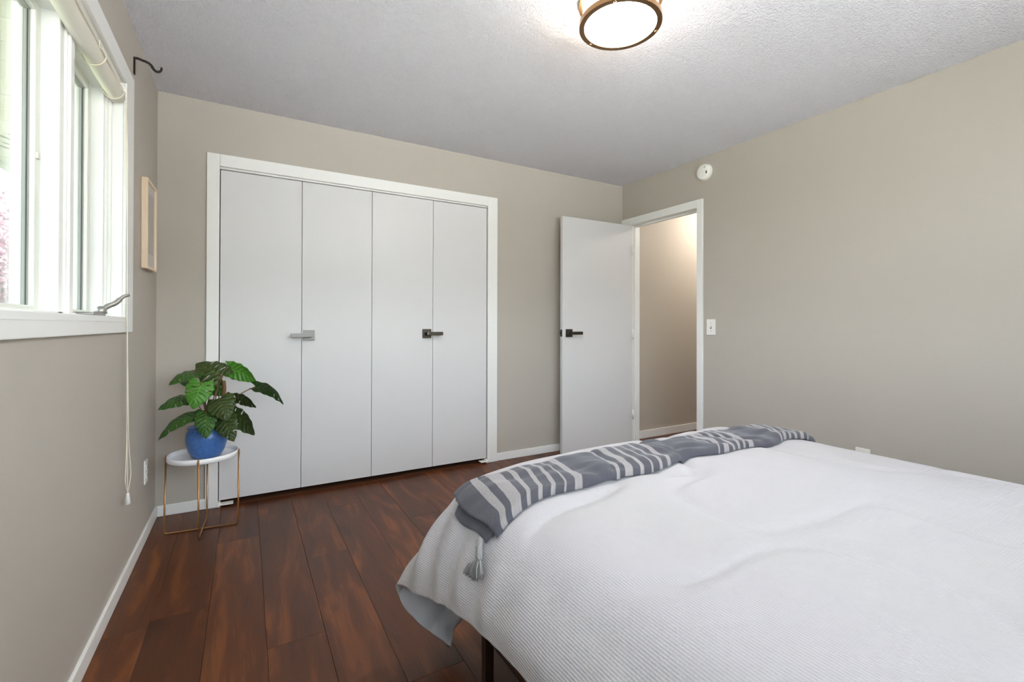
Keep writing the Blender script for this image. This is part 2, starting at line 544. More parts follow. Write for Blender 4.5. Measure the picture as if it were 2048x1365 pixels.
# painted extension jambs between casing and window unit
wpart('extension_jamb', boxes((XF, XL, WY1 - .001, WY1 + .02, WZ0, WZ1), (XF, XL, WY0 - .02, WY0 + .001, WZ0, WZ1), (XF, XL, WY0, WY1, WZ1 - .001, WZ1 + .02)), M_WINW)
wpart('stool', boxes((XF - .01, XL + .013, WY0, WY1, WZ0 - .02, WZ0 + .001), bev=.002), M_WINW)
# unit frame
wpart('unit_frame', boxes((XB, XF, 2.438, WY1, WZ0, WZ1), (XB, -.487, 2.424, 2.438, WZ0, 2.085), (XB, -.495, 2.405, 2.424, WZ0, 2.07),
                          (XB, XF, WY0, WY0 + .014, WZ0, WZ1), (XB, -.491, WY0 + .014, WY0 + .047, WZ0, 2.07),
                          (XB, XF, WY0, WY1, 2.085, WZ1), (XB, -.487, WY0, WY1, 2.070, 2.085), (XB, -.495, WY0, WY1, 2.045, 2.070),
                          (XB, XF, WY0, WY1, WZ0 - .005, WZ0 + .004), (XB, -.491, WY0, WY1, WZ0 - .005, WZ0 + .010), bev=.0015, seg=1), M_WINW)
def mullion(y0):
    return wpart('mullion', boxes((XB, XF, y0 + .05, y0 + .085, WZ0 + .003, 2.072), (XB, -.491, y0, y0 + .12, WZ0 + .003, 2.072), (XB, -.485, y0 + .038, y0 + .097, WZ0 + .003, 2.072), bev=.0015, seg=1), M_WINW)
mullion(1.890); mullion(.87); mullion(-.13)
M_GLASS = None
def mat_glass():
    m, nt, p = new_mat('window_glass')
    out = nt.nodes['Material Output']
    tr_ = nt.nodes.new('ShaderNodeBsdfTransparent'); tr_.inputs[0].default_value = (.93, .96, .95, 1)
    gl = nt.nodes.new('ShaderNodeBsdfGlossy'); gl.inputs['Roughness'].default_value = .02
    fr = nt.nodes.new('ShaderNodeFresnel'); fr.inputs[0].default_value = 1.45
    mx = nt.nodes.new('ShaderNodeMixShader')
    mu = nt.nodes.new('ShaderNodeMath'); mu.operation = 'MULTIPLY'; mu.inputs[1].default_value = .6
    nt.links.new(fr.outputs[0], mu.inputs[0]); nt.links.new(mu.outputs[0], mx.inputs[0])
    nt.links.new(tr_.outputs[0], mx.inputs[1]); nt.links.new(gl.outputs[0], mx.inputs[2])
    nt.links.new(mx.outputs[0], out.inputs[0])
    return m
M_GLASS = mat_glass()
def sash(y0, y1, bar=.040):
    z0, z1 = 1.117, 2.052
    s = wpart('sash', boxes((XS - .034, XS, y0 + .002, y0 + bar, z0, z1), (XS - .034, XS, y1 - bar, y1 - .002, z0, z1),
                            (XS - .034, XS, y0 + bar, y1 - bar, z0, z0 + .037), (XS - .034, XS, y0 + bar, y1 - bar, z1 - .037, z1),
                            bev=.002, seg=1), M_SASH)
    # glazing bead and gasket
    g0, g1, zz0, zz1 = y0 + bar, y1 - bar, z0 + .037, z1 - .037
    gk = wpart('gasket', boxes((XS - .026, XS - .012, g1 - .004, g1 + .001, zz0, zz1), (XS - .026, XS - .012, g0 - .001, g0 + .004, zz0, zz1),
                               (XS - .026, XS - .012, g0, g1, zz1 - .004, zz1 + .001)), M_SEAL, s)
    wpart('gap_shade_strip', boxes((XS - .02, XS - .002, y1 - .0025, y1 + .0005, z0 + .02, z1), (XS - .0175, XS - .0145, g1 - .0055, g1 - .003, zz0, zz1)), M_DARK_INSET, s)  # dark strips standing in for shade in the sash gap and glass edge
    wpart('glass', boxes((XS - .021, XS - .017, g0 - .002, g1 + .002, zz0 - .002, zz1 + .002)), M_GLASS, s)
    return s
sash(2.010, 2.405); s_fix = sash(.99, 1.890); sash(-.01, .87); sash(-.453, -.13)
# latch tab on the fixed sash
wpart('latch_tab', boxes((XS - .001, XS + .006, 1.855, 1.872, 1.585, 1.603), bev=.002), M_BLIND, s_fix)
# crank operator on the sill of the right casement
bm = bmesh.new()
box(bm, -.50, -.446, 2.06, 2.22, 1.131, 1.142, bev=.004)
lathe_bm(bm, [(0, 0), (.020, 0), (.016, .018), (.008, .026), (0, .028)], (-.458, 2.20, 1.139), 20)
tube_bm(bm, smooth_path([(-.455, 2.205, 1.150), (-.442, 2.215, 1.166), (-.424, 2.232, 1.178), (-.412, 2.245, 1.194)], 4), .009, 10)
tube_bm(bm, smooth_path([(-.412, 2.245, 1.194), (-.402, 2.252, 1.206), (-.388, 2.262, 1.213)], 4), .0065, 10)
wpart('crank_handle', bm, paint('cast_zinc', S(168, 166, 162), .4, .05, 200, .05, metal=.8), None, True)

# added window behind the viewer, put in to brighten the room
w2 = empty('fill_window', ((VX0 + VX1) / 2, YF - .05, VZ0)); struct(w2)
def w2part(name, bm, mat):
    o_ = mesh_obj(name, bm, mat); o_.parent = w2; o_.location = -Vector(w2.location); return o_
w2part('frame', boxes((VX0, VX0 + .05, YF - .09, YF - .02, VZ0, VZ1), (VX1 - .05, VX1, YF - .09, YF - .02, VZ0, VZ1), (VX0 + .05, VX1 - .05, YF - .09, YF - .02, VZ0, VZ0 + .05),
                      (VX0 + .05, VX1 - .05, YF - .09, YF - .02, VZ1 - .05, VZ1), bev=.002, seg=1), M_WINW)
VM = (VX0 + VX1) / 2
w2part('mullion', boxes((VM - .03, VM + .03, YF - .09, YF - .02, VZ0 + .05, VZ1 - .05), bev=.002, seg=1), M_WINW)
for x0_, x1_ in ((VX0 + .05, VM - .03), (VM + .03, VX1 - .05)):
    w2part('glass', boxes((x0_, x1_, YF - .06, YF - .055, VZ0 + .05, VZ1 - .05)), M_GLASS)
casing('fill_window_trim', [(VX0 - .06, VX0, YF, YF + .014, VZ0 - .06, VZ1 + .06), (VX1, VX1 + .06, YF, YF + .014, VZ0 - .06, VZ1 + .06), (VX0, VX1, YF, YF + .014, VZ1, VZ1 + .06), (VX0, VX1, YF, YF + .03, VZ0 - .06, VZ0)])  # casing of the added fill window

# ------------------------------------------------------------------ rolled blind in the window head
bl = empty('roll_up_blind', (-.462, 2.40, 2.10))
tag(bl, 'cream roll-up blind tied at the top of the window with hanging pull cord', 'blind')
def bpart(name, bm, mat, smooth=False):
    o_ = mesh_obj(name, bm, mat, None, smooth); o_.parent = bl; o_.location = -Vector(bl.location); return o_
bpart('head_rail', boxes((-.474, -.446, -.48, 2.44, 2.076, 2.097), bev=.002), M_BLIND)
bm = bmesh.new()
prof = []
ys = np.linspace(-.47, 2.425, 80)
tube_bm(bm, [(-.460 + .0015 * math.sin(y * 9), y, 2.030 + .002 * math.sin(y * 5)) for y in ys], .03, 18, True, [.0285 + .0012 * math.sin(y * 23) for y in ys])
bpart('rolled_slats', bm, M_BLIND, True)
for y in (2.375, 2.10, 1.35, .65, -.1):
    bm = bmesh.new()
    pts = [(-.460 + .033 * math.cos(a), y + .004 * math.sin(2 * a), 2.034 + .036 * math.sin(a)) for a in np.linspace(0, 2 * PI, 22)]
    tube_bm(bm, pts, .0022, 6)
    tube_bm(bm, [(-.446, y, 2.058), (-.444, y, 2.09)], .002, 6)
    bpart('cord_loop', bm, M_CORD, True)
bm = bmesh.new()   # pulley block
box(bm, -.452, -.434, 2.405, 2.43, 2.05, 2.082, bev=.003)
tube_bm(bm, smooth_path([(-.436, 2.40, 2.07), (-.428, 2.415, 2.045), (-.436, 2.43, 2.03), (-.43, 2.42, 2.01)], 5), .004, 7)
bpart('pulley', bm, M_PLASTIC, True)
bm = bmesh.new()
XC = -.424
tube_bm(bm, smooth_path([(XC - .008, 2.425, 2.05), (XC, 2.43, 1.8), (XC + .001, 2.437, 1.2), (XC + .002, 2.445, .95), (XC + .003, 2.452, .80), (XC + .004, 2.462, .62), (XC + .006, 2.49, .50), (XC + .007, 2.487, .46), (XC + .004, 2.452, .40)], 6), .0017, 6)
tube_bm(bm, smooth_path([(XC - .008, 2.42, 2.05), (XC, 2.428, 1.7), (XC + .001, 2.435, 1.1), (XC + .002, 2.44, .80), (XC + .002, 2.438, .62), (XC + .003, 2.415, .50), (XC + .003, 2.412, .46), (XC + .004, 2.450, .40)], 6), .0017, 6)
tube_bm(bm, smooth_path([(XC - .008, 2.424, 2.05), (XC, 2.432, 1.5), (XC + .001, 2.441, .9), (XC + .002, 2.447, .6), (XC + .004, 2.451, .38)], 6), .0014, 6)
bpart('pull_cord', bm, M_CORD, True)
bm = bmesh.new()
lathe_bm(bm, [(0, .022), (.005, .022), (.006, .012), (.011, -.024), (0, -.026)], (XC + .004, 2.452, .378), 14)
bpart('cord_pull', bm, M_PLASTIC, True)

# ------------------------------------------------------------------ outdoors
grass = paint('lawn', S(92, 96, 74), .95, .6, 30, .3)
struct(mesh_obj('ground', boxes((-30, -6, -15, 40, -.35, -.3)), grass))
struct(mesh_obj('bounce_slab', boxes((-6, 12, -15, -.9, -.35, -.3)), paint('bounce_white', S(228, 227, 226), .85, .3, 40, .04)))  # unseen white slab, added to bounce sunlight through the rear window onto the ceiling
struct(mesh_obj('lawn', boxes((-6, XL - WT, -.9, 40, -.35, -.3)), grass))
sf = empty('soffit', (-1.05, 2.5, 2.25)); struct(sf)
def slat_mesh(vent):
    bm = boxes((-.44, .44, -.0955, .0955, 0, .012), bev=.002, seg=1)
    me = bpy.data.meshes.new('slat'); bm.to_mesh(me); bm.free(); me.materials.append(M_SOFFIT)
    return me
sm = slat_mesh(False)
y = 2.45 - .205 * 16 + .1025
i = 0
ventme = None
while y < 7.5:
    s_ = bpy.data.objects.new('slat', sm); s_.location = (0, y - 2.5, 0); link(s_, sf)
    if 3.80 < y < 4.3:
        bm = bmesh.new()
        for k_ in range(-5, 6):
            a = k_ * .082
            box(bm, a - .012, a + .012, -.07, .07, -.002, .001)
            for v in bm.verts[-8:] if False else []: pass
        bmesh.ops.transform(bm, matrix=Matrix(((1, .45, 0, 0), (0, 1, 0, 0), (0, 0, 1, 0), (0, 0, 0, 1))), verts=bm.verts)
        vv = mesh_obj('vent_slots', bm, M_VENT, s_)
    y += .205
bm = boxes((-.44, .44, -4.2, 5.0, .014, .03)); o = mesh_obj('soffit_backing', bm, M_VENT, sf)
bm = boxes((-.455, -.435, -4.2, 5.0, -.045, .15)); o = mesh_obj('fascia_board', bm, M_FASCIA, sf)
struct(mesh_obj('roof', boxes((-1.56, 5.0, -1.7, 7.5, 2.56, 2.60)), M_VENT))
struct(mesh_obj('wall_outer', boxes((XL - WT, XL - WT + .1, YB + .1, 7.5, -.3, 2.56)), M_SOFFIT))

def mat_leafcards(name, stops):
    m, nt, p = new_mat(name)
    at = nt.nodes.new('ShaderNodeTexCoord')
    nz = nt.nodes.new('ShaderNodeTexNoise'); nz.inputs['Scale'].default_value = 9; nz.inputs['Detail'].default_value = 6; nz.inputs['Roughness'].default_value = .8
    nt.links.new(at.outputs['Object'], nz.inputs['Vector'])
    cr = nt.nodes.new('ShaderNodeValToRGB')
    while len(cr.color_ramp.elements) < len(stops): cr.color_ramp.elements.new(.5)
    for e, (q, c) in zip(cr.color_ramp.elements, stops): e.position = q; e.color = c
    nt.links.new(nz.outputs['Fac'], cr.inputs[0]); nt.links.new(cr.outputs[0], p.inputs['Base Color'])
    p.inputs['Roughness'].default_value = .7
    p.inputs['Subsurface Weight'].default_value = 0
    return m
M_BLOS1 = mat_leafcards('pink_blossom', [(.30, S(62, 34, 46)), (.42, S(128, 76, 100)), (.52, S(160, 116, 134)), (.62, S(84, 92, 48)), (.75, S(140, 92, 114))])
M_BLOS2 = mat_leafcards('white_blossom', [(.30, S(110, 92, 104)), (.5, S(184, 172, 182)), (.7, S(150, 132, 146))])
M_BARK = paint('bark', S(96, 80, 72), .9, .6, 60, .3)
def tree(name, label, loc, h, rx, rz, mat, n, size):
    t = empty(name, loc); tag(t, label, 'tree', 'flowering trees outside the window')
    bm = bmesh.new()
    tube_bm(bm, [(0, 0, 0), (.05, .03, h * .3), (0, 0, h * .6)], .08, 8, True, [.10, .08, .05])
    for k_ in range(7):
        a = rng.uniform(0, 2 * PI); l = rng.uniform(.5, .95)
        tube_bm(bm, [(0, 0, h * .3 + .1 * k_), (math.cos(a) * rx * .5 * l, math.sin(a) * rx * .5 * l, h * .55), (math.cos(a) * rx * l, math.sin(a) * rx * l, h * .75)], .03, 6, True, [.04, .025, .01])
    mesh_obj('trunk', bm, M_BARK, t)
    v = []; f = []
    cl = []
    for k_ in range(int(n / 24)):
        d = rng.normal(size=3); d /= np.linalg.norm(d); q = rng.uniform(.25, 1) ** .45
        cl.append(np.array([d[0] * rx, d[1] * rx, d[2] * rz]) * q + np.array([0, 0, h - rz]))
    for c in cl:
        for k_ in range(24):
            p = c + rng.normal(size=3) * .11
            a = rng.normal(size=3); a /= np.linalg.norm(a); b = np.cross(a, rng.normal(size=3)); b /= np.linalg.norm(b)
            s = size * rng.uniform(.6, 1.3); i0 = len(v)
            v += [p - a * s, p + b * s * .6, p + a * s, p - b * s * .6]; f.append((i0, i0 + 1, i0 + 2, i0 + 3))
    me = bpy.data.meshes.new('foliage'); me.from_pydata([tuple(q) for q in v], [], f); me.materials.append(mat)
    fo = bpy.data.objects.new('foliage', me); link(fo, t)
    fo['kind'] = 'stuff'
    return t
tree('blossom_tree', 'pink flowering tree with green new leaves low outside the window', (-2.7, 8.6, -.3), 3.1, 1.25, 1.35, M_BLOS1, 26000, .026)
tree('blossom_tree', 'white flowering tree behind the pink one outside the window', (-3.6, 11.5, -.3), 4.3, 1.7, 1.5, M_BLOS2, 15000, .03)

# ------------------------------------------------------------------ bed: frame, mattress, duvet, throw
bf = empty('bed_frame', (1.29, .40, 0))
tag(bf, 'dark brown metal bed frame mostly hidden under the white duvet', 'bed frame')
def fpart(name, bm, mat=M_LEG):
    o_ = mesh_obj(name, bm, mat); o_.parent = bf; o_.location = -Vector(bf.location); return o_
BX0, BX1, BY0, BY1 = .575, 2.045, -.66, 1.37
for x in (.598, 1.29, 1.985):
    for y in (-.60, .30, 1.165):
        fpart('leg', boxes((x - .013, x + .013, y - .013, y + .013, 0.0, .24), bev=.002))
fpart('side_rail', boxes((BX0, BX0 + .035, BY0, BY1, .24, .275), bev=.003))
fpart('side_rail', boxes((BX1 - .035, BX1, BY0, BY1, .24, .275), bev=.003))
fpart('end_rail', boxes((BX0 + .035, BX1 - .035, BY1 - .035, BY1, .24, .275), bev=.003))
fpart('end_rail', boxes((BX0 + .035, BX1 - .035, BY0, BY0 + .035, .24, .275), bev=.003))
for k_ in range(11):
    y = BY0 + .1 + k_ * .18
    fpart('slat', boxes((BX0 + .035, BX1 - .035, y, y + .05, .255, .275), bev=.002))
mt = mesh_obj('mattress', boxes((BX0 + .01, BX1 - .01, BY0, BY1 - .01, .277, .570), bev=.075, seg=4), M_MATTRESS, None, True)
tag(mt, 'pale mattress on the bed frame hidden under the white duvet', 'mattress')

# duvet control net: rows a (left hem -> right hem), columns b (head -> foot hem)
BYS = [-.58, -.10, .35, .75, 1.05, 1.28, 1.435, 1.488, 1.495]
FZ = [0, 0, 0, 0, 0, -.004, -.036, -.20, -.37]           # foot drop for top lines
hem = [.42, .42, .415, .405, .372, .31]
net = np.zeros((11, 9, 3))
ax = [.480, .490, .548, .660, .90, 1.30, 1.70, 1.98, 2.120, 2.170, 2.175]
az = [.36, .43, .525, .602, .630, .640, .640, .630, .585, .45, .30]
for a in range(11):
    for b in range(9):
        z = az[a]
        x = ax[a]
        if a == 0 and b < 6: z = hem[b]
        if a == 1 and b < 6: z = .5 * (hem[b] + .525) - .01
        net[a, b] = (x, BYS[b], z + FZ[b])
def setn(a, b, *p): net[a, b] = p
# left foot corner
setn(0, 4, .470, 1.08, .364); setn(1, 4, .490, 1.06, .43)
setn(0, 5, .440, 1.33, .302); setn(1, 5, .478, 1.30, .405); setn(2, 5, .550, 1.28, .520); setn(3, 5, .662, 1.28, .598)
setn(3, 6, .668, 1.425, .562); setn(3, 7, .69, 1.470, .385); setn(3, 8, .725, 1.475, .165)
setn(2, 6, .568, 1.412, .488); setn(2, 7, .590, 1.470, .33); setn(2, 8, .655, 1.472, .095)
setn(1, 6, .480, 1.435, .372); setn(1, 7, .500, 1.480, .265); setn(1, 8, .610, 1.470, .060)
setn(0, 6, .420, 1.462, .268); setn(0, 7, .466, 1.485, .165); setn(0, 8, .592, 1.440, .022)
# right foot corner
setn(8, 6, 2.10, 1.41, .52); setn(8, 7, 2.085, 1.46, .36); setn(8, 8, 2.07, 1.465, .15)
setn(9, 6, 2.14, 1.43, .36); setn(9, 7, 2.14, 1.465, .26); setn(9, 8, 2.09, 1.465, .09)
setn(10, 6, 2.18, 1.45, .25); setn(10, 7, 2.15, 1.47, .17); setn(10, 8, 2.10, 1.46, .06)

def cr_basis(t):
    return np.stack([-.5 * t + t * t - .5 * t ** 3, 1 - 2.5 * t * t + 1.5 * t ** 3, .5 * t + 2 * t * t - 1.5 * t ** 3, -.5 * t * t + .5 * t ** 3], -1)
def pad(n):
    n = np.concatenate([2 * n[:1] - n[1:2], n, 2 * n[-1:] - n[-2:-1]], 0)
    return np.concatenate([2 * n[:, :1] - n[:, 1:2], n, 2 * n[:, -1:] - n[:, -2:-1]], 1)
NP = pad(net)
def surf0(a, b):
    a = np.asarray(a, float); b = np.asarray(b, float)
    ia = np.clip(np.floor(a).astype(int), 0, net.shape[0] - 2); ib = np.clip(np.floor(b).astype(int), 0, net.shape[1] - 2)
    wa = cr_basis(a - ia); wb = cr_basis(b - ib)
    out = np.zeros(a.shape + (3,))
    for i_ in range(4):
        for j_ in range(4):
            out += (wa[..., i_] * wb[..., j_])[..., None] * NP[ia + i_, ib + j_]
    return out
def normals(fn, a, b, e=.03):
    da = fn(np.clip(a + e, 0, net.shape[0] - 1), b) - fn(np.clip(a - e, 0, net.shape[0] - 1), b)
    db = fn(a, np.clip(b + e, 0, net.shape[1] - 1)) - fn(a, np.clip(b - e, 0, net.shape[1] - 1))
    n = np.cross(da, db)
    return n / (np.linalg.norm(n, axis=-1, keepdims=True) + 1e-9)
def vnoise(x, y, seed):
    r = np.random.default_rng(seed); tab = r.uniform(-1, 1, (64, 64))
    xi = np.floor(x).astype(int); yi = np.floor(y).astype(int); fx = x - xi; fy = y - yi
    fx = fx * fx * (3 - 2 * fx); fy = fy * fy * (3 - 2 * fy)
    g = lambda i_, j_: tab[i_ % 64, j_ % 64]
    return (g(xi, yi) * (1 - fx) + g(xi + 1, yi) * fx) * (1 - fy) + (g(xi, yi + 1) * (1 - fx) + g(xi + 1, yi + 1) * fx) * fy
def sstep(x, lo, hi):
    t = np.clip((x - lo) / (hi - lo), 0, 1); return t * t * (3 - 2 * t)
def wrinkle(a, b, P):
    X, Y, Z = P[..., 0], P[..., 1], P[..., 2]
    w = np.zeros(X.shape)
    top = sstep(Z, .54, .61)
    # soft puffs and lengthwise crumple lines on the top
    w += top * (.006 * vnoise(X * 3.2, Y * 2.4, 1) + .003 * vnoise(X * 8, Y * 3.5, 2))
    q = vnoise(X * 4.2 + .6 * vnoise(X * 2, Y * 2, 5), Y * 1.5 + 3, 3)
    w += top * .0080 * (np.abs(q) < 2) * -np.exp(-(q / .09) ** 2)
    q = vnoise(X * 2.6 + .5 * vnoise(X * 3, Y * 3, 6), Y * 2.6 + 9, 4)
    w += top * .0065 * -np.exp(-(q / .07) ** 2)
    # vertical folds down the left side, stronger towards the foot corner
    side = sstep(2.6 - a, 0, 1.4) * (1 - sstep(b, 6.0, 6.6))
    near = .25 + .75 * sstep(Y, .75, 1.25)
    fan = Y + .35 * (.5 - Z) * sstep(Y, .8, 1.4)
    w += side * near * (.0115 * np.sin(fan * 46 + 1.2 * vnoise(Y * 6, Z * 5, 8)) * (1 - .75 * sstep(1.0 - a, 0, 1)) + .006 * vnoise(fan * 30, Z * 4, 9))
    w += side * (1 - sstep(Y, .6, 1.0)) * .006 * vnoise(Y * 9, Z * 5, 11)
    ft = sstep(b, 5.8, 7.2)
    w += ft * .010 * np.sin(X * 24 + 1.5 * vnoise(X * 4, Z * 4, 10)) * sstep(X, .7, .95)
    # small puckers on the hanging corner
    cn = sstep(b, 6.6, 7.6) * (1 - sstep(X, .62, .75))
    w += cn * .0025 * np.sin((X - Z) * 60)
    return w
def surf(a, b):
    P = surf0(a, b)
    return P + normals(surf0, a, b) * wrinkle(a, b, P)[..., None]

def grid_mesh(name, P, UV, mats, parent=None, mask=None, matidx=None):
    na, nb = P.shape[:2]
    idx = np.arange(na * nb).reshape(na, nb)
    faces = np.stack([idx[:-1, :-1], idx[1:, :-1], idx[1:, 1:], idx[:-1, 1:]], -1).reshape(-1, 4)
    me = bpy.data.meshes.new(name)
    me.from_pydata(P.reshape(-1, 3).tolist(), [], faces.tolist())
    uvl = me.uv_layers.new(name='UVMap')
    flat = UV.reshape(-1, 2)[faces.reshape(-1)]
    uvl.data.foreach_set('uv', flat.astype(np.float32).reshape(-1))
    for m in mats: me.materials.append(m)
    me.polygons.foreach_set('use_smooth', [True] * len(me.polygons))
    o_ = bpy.data.objects.new(name, me); link(o_, parent)
    return o_
# uniform-ish parameter sampling
A = np.interp(np.linspace(0, 1, 220), [0, .16, .45, .8, 1], [0, 2, 4, 7.2, 10])
B = np.interp(np.linspace(0, 1, 220), [0, .25, .6, .8, 1], [0, 2, 4.2, 6, 8])
AA, BB = np.meshgrid(A, B, indexing='ij')
P = surf(AA, BB)
P0 = surf0(AA, BB)
du = np.linalg.norm(np.diff(P0, axis=0), axis=-1); UU = np.concatenate([np.zeros((1, du.shape[1])), np.cumsum(du, 0)], 0)
mid_a = int(np.argmin(np.abs(A - 4))); UU = UU - UU[mid_a:mid_a + 1]
dv = np.linalg.norm(np.diff(P0, axis=1), axis=-1); VV = np.concatenate([np.zeros((dv.shape[0], 1)), np.cumsum(dv, 1)], 1)
dv_o = grid_mesh('duvet', P, np.stack([UU, VV], -1), [M_DUVET, M_DUVET_IN])
so = dv_o.modifiers.new('thick', 'SOLIDIFY'); so.thickness = .022; so.offset = -1; so.material_offset = 1; so.material_offset_rim = 0
tag(dv_o, 'white waffle-weave duvet spread over the bed with one corner hanging down', 'duvet')

# ---- throw blanket: folded band across the foot of the bed
def mat_throw():
    m, nt, p = new_mat('striped_grey_wool')
    N = nt.nodes.new; L = nt.links.new
    uv = N('ShaderNodeUVMap'); sep = N('ShaderNodeSeparateXYZ'); L(uv.outputs[0], sep.inputs[0])
    nz = N('ShaderNodeTexNoise'); nz.inputs['Scale'].default_value = 260; nz.inputs['Detail'].default_value = 3
    L(uv.outputs[0], nz.inputs['Vector'])
    nw = N('ShaderNodeTexNoise'); nw.inputs['Scale'].default_value = 7; L(uv.outputs[0], nw.inputs['Vector'])
    wob = N('ShaderNodeMath'); wob.operation = 'MULTIPLY_ADD'; wob.inputs[1].default_value = .016
    L(nw.outputs['Fac'], wob.inputs[0]); L(sep.outputs[0], wob.inputs[2])
    md = N('ShaderNodeMath'); md.operation = 'DIVIDE'; md.inputs[1].default_value = 1.75
    L(wob.outputs[0], md.inputs[0])
    cr = N('ShaderNodeValToRGB'); cr.color_ramp.interpolation = 'CONSTANT'
    dark = (0, 0, 0, 1); light = (1, 1, 1, 1)
    # light stripes as (start, width) in metres along the throw, three repeats
    st = [(.075, .016), (.112, .036), (.172, .013), (.212, .013), (.252, .012), (.290, .012), (.328, .026),
          (.50, .012), (.532, .030), (.588, .012), (.625, .012), (.662, .012), (.700, .024)]
    els = cr.color_ramp.elements
    seq = [(0.0, dark)]
    for a_, w_ in st:
        seq += [((a_ + .005) / 1.75, light), ((a_ + w_ + .005) / 1.75, dark)]
    for e_i, (q, c) in enumerate(seq):
        if e_i == 0: els[0].position = 0; els[0].color = c
        elif e_i == 1: els[1].position = q; els[1].color = c
        else:
            e = els.new(q); e.color = c
    L(md.outputs[0], cr.inputs[0])
    cr2 = N('ShaderNodeValToRGB'); cr2.color_ramp.interpolation = 'CONSTANT'
    st2 = [(.96, .012), (.992, .026), (1.045, .012), (1.080, .010), (1.115, .012), (1.150, .024), (1.37, .014), (1.40, .022), (1.44, .012), (1.475, .012), (1.51, .02), (1.55, .012)]
    els = cr2.color_ramp.elements
    seq = [(0.0, dark)]
    for a_, w_ in st2:
        seq += [((a_ + .005) / 1.75, light), ((a_ + w_ + .005) / 1.75, dark)]
    for e_i, (q, c) in enumerate(seq):
        if e_i == 0: els[0].position = 0; els[0].color = c
        elif e_i == 1: els[1].position = q; els[1].color = c
        else:
            e = els.new(q); e.color = c
    L(md.outputs[0], cr2.inputs[0])
    mxx = N('ShaderNodeMath'); mxx.operation = 'MAXIMUM'; L(cr.outputs[0], mxx.inputs[0]); L(cr2.outputs[0], mxx.inputs[1])
    c1 = N('ShaderNodeMix'); c1.data_type = 'RGBA'; c1.inputs[6].default_value = S(62, 62, 69); c1.inputs[7].default_value = S(94, 93, 101)
    c2 = N('ShaderNodeMix'); c2.data_type = 'RGBA'; c2.inputs[6].default_value = S(112, 109, 111); c2.inputs[7].default_value = S(176, 170, 170)
    L(nz.outputs['Fac'], c1.inputs[0]); L(nz.outputs['Fac'], c2.inputs[0])
    mx = N('ShaderNodeMix'); mx.data_type = 'RGBA'; L(mxx.outputs[0], mx.inputs[0]); L(c1.outputs[2], mx.inputs[6]); L(c2.outputs[2], mx.inputs[7])
    L(mx.outputs[2], p.inputs['Base Color'])
    p.inputs['Roughness'].default_value = .9; p.inputs['Sheen Weight'].default_value = .2; p.inputs['Specular IOR Level'].default_value = .1
    b = N('ShaderNodeBump'); b.inputs['Strength'].default_value = .35; b.inputs['Distance'].default_value = .002
    L(nz.outputs['Fac'], b.inputs['Height']); L(b.outputs[0], p.inputs['Normal'])
    return m
M_THROW = mat_throw()
th = empty('throw_blanket', (1.30, 1.22, .65))
tag(th, 'dark grey throw blanket with pale stripes folded across the foot of the duvet', 'throw blanket')
# parameter b for a wanted Y on the top line
bt = np.linspace(0, 8, 400)
ytop = surf0(np.full(bt.shape, 5.0), bt)[..., 1]
def b_of_y(y): return np.interp(y, ytop[ytop < 1.475], bt[ytop < 1.475])
def throw_layer(a0f, a1, off, ynear, yfar, fold, nA=220, nV=40, name='folded_cloth', ushift=0.0, skew=.0, mat=M_THROW, amp=1.0):
    t = np.linspace(0, 1, nA)
    v = np.linspace(0, 1, nV)
    PP = np.zeros((nA, nV, 3)); UVs = np.zeros((nA, nV, 2))
    # even arc steps in a
    aa = np.linspace(.5, 10, 600); arc = np.concatenate([[0], np.cumsum(np.linalg.norm(np.diff(surf0(aa, np.full(aa.shape, 4.6)), axis=0), axis=-1))])
    a_of_s = lambda s: np.interp(s, arc, aa)
    s_of_a = lambda a_: np.interp(a_, aa, arc)
    for j in range(nV):
        s0 = s_of_a(a0f(v[j])); s1 = s_of_a(a1)
        s = s0 + (s1 - s0) * t
        a_ = a_of_s(s)
        yn = ynear + .014 * vnoise(s * 5, 0 * s + 3, 21) + .006 * np.sin(s * 21)
        yf = yfar + .010 * vnoise(s * 5, 0 * s + 7, 22) + .085 * (1 - sstep(s, s_of_a(2.2), s_of_a(3.8)))
        # v in 0..fold is the rolled near edge
        vv = np.clip((v[j] - fold) / (1 - fold), 0, 1)
        yy = yn + (yf - yn) * vv
        b_ = b_of_y(yy)
        Pq = surf(a_, b_); nn = normals(surf0, a_, b_)
        cloth = amp * (.0045 * vnoise(s * 13 + vv * 2, vv * 6, 23) + .0035 * np.sin(s * 40 + 5 * vv + 2 * vnoise(s * 6, vv * 3, 24)) * (1 - .5 * vv) + .003)
        hh = off + cloth * (1 if fold > 0 else .6)
        if fold > 0 and v[j] < fold:
            ph = v[j] / fold                       # 0 lower side, 1 upper
            hh = .004 + (off + cloth - .004) * math.sin(ph * PI / 2)
            Pq = Pq + np.array([0, -1, 0]) * (.018 * math.cos(ph * PI / 2))
        edge = sstep(1 - vv, 0, .05) if fold > 0 else 1.0
        hh = .004 + (hh - .004) * edge
        PP[:, j] = Pq + nn * np.asarray(hh)[..., None]
        UVs[:, j, 0] = s - s_of_a(2.24) + ushift + .035 * (1 - vv) + (.022 * sstep(fold + .08 - v[j], 0, .24) if fold > 0 else 0) + .012 * vnoise(s * 5, np.full(s.shape, vv * 1.6), 25)
        UVs[:, j, 1] = vv * (yfar - ynear)
    o_ = grid_mesh(name, PP, UVs, [mat], None)
    o_.parent = th; o_.location = -Vector(th.location)
    sd = o_.modifiers.new('thick', 'SOLIDIFY'); sd.thickness = .003; sd.offset = 1
    return o_
throw_layer(lambda v: 2.24 + .06 * v + .05 * math.sin(v * 8), 8.9, .022, 1.075, 1.265, .16)
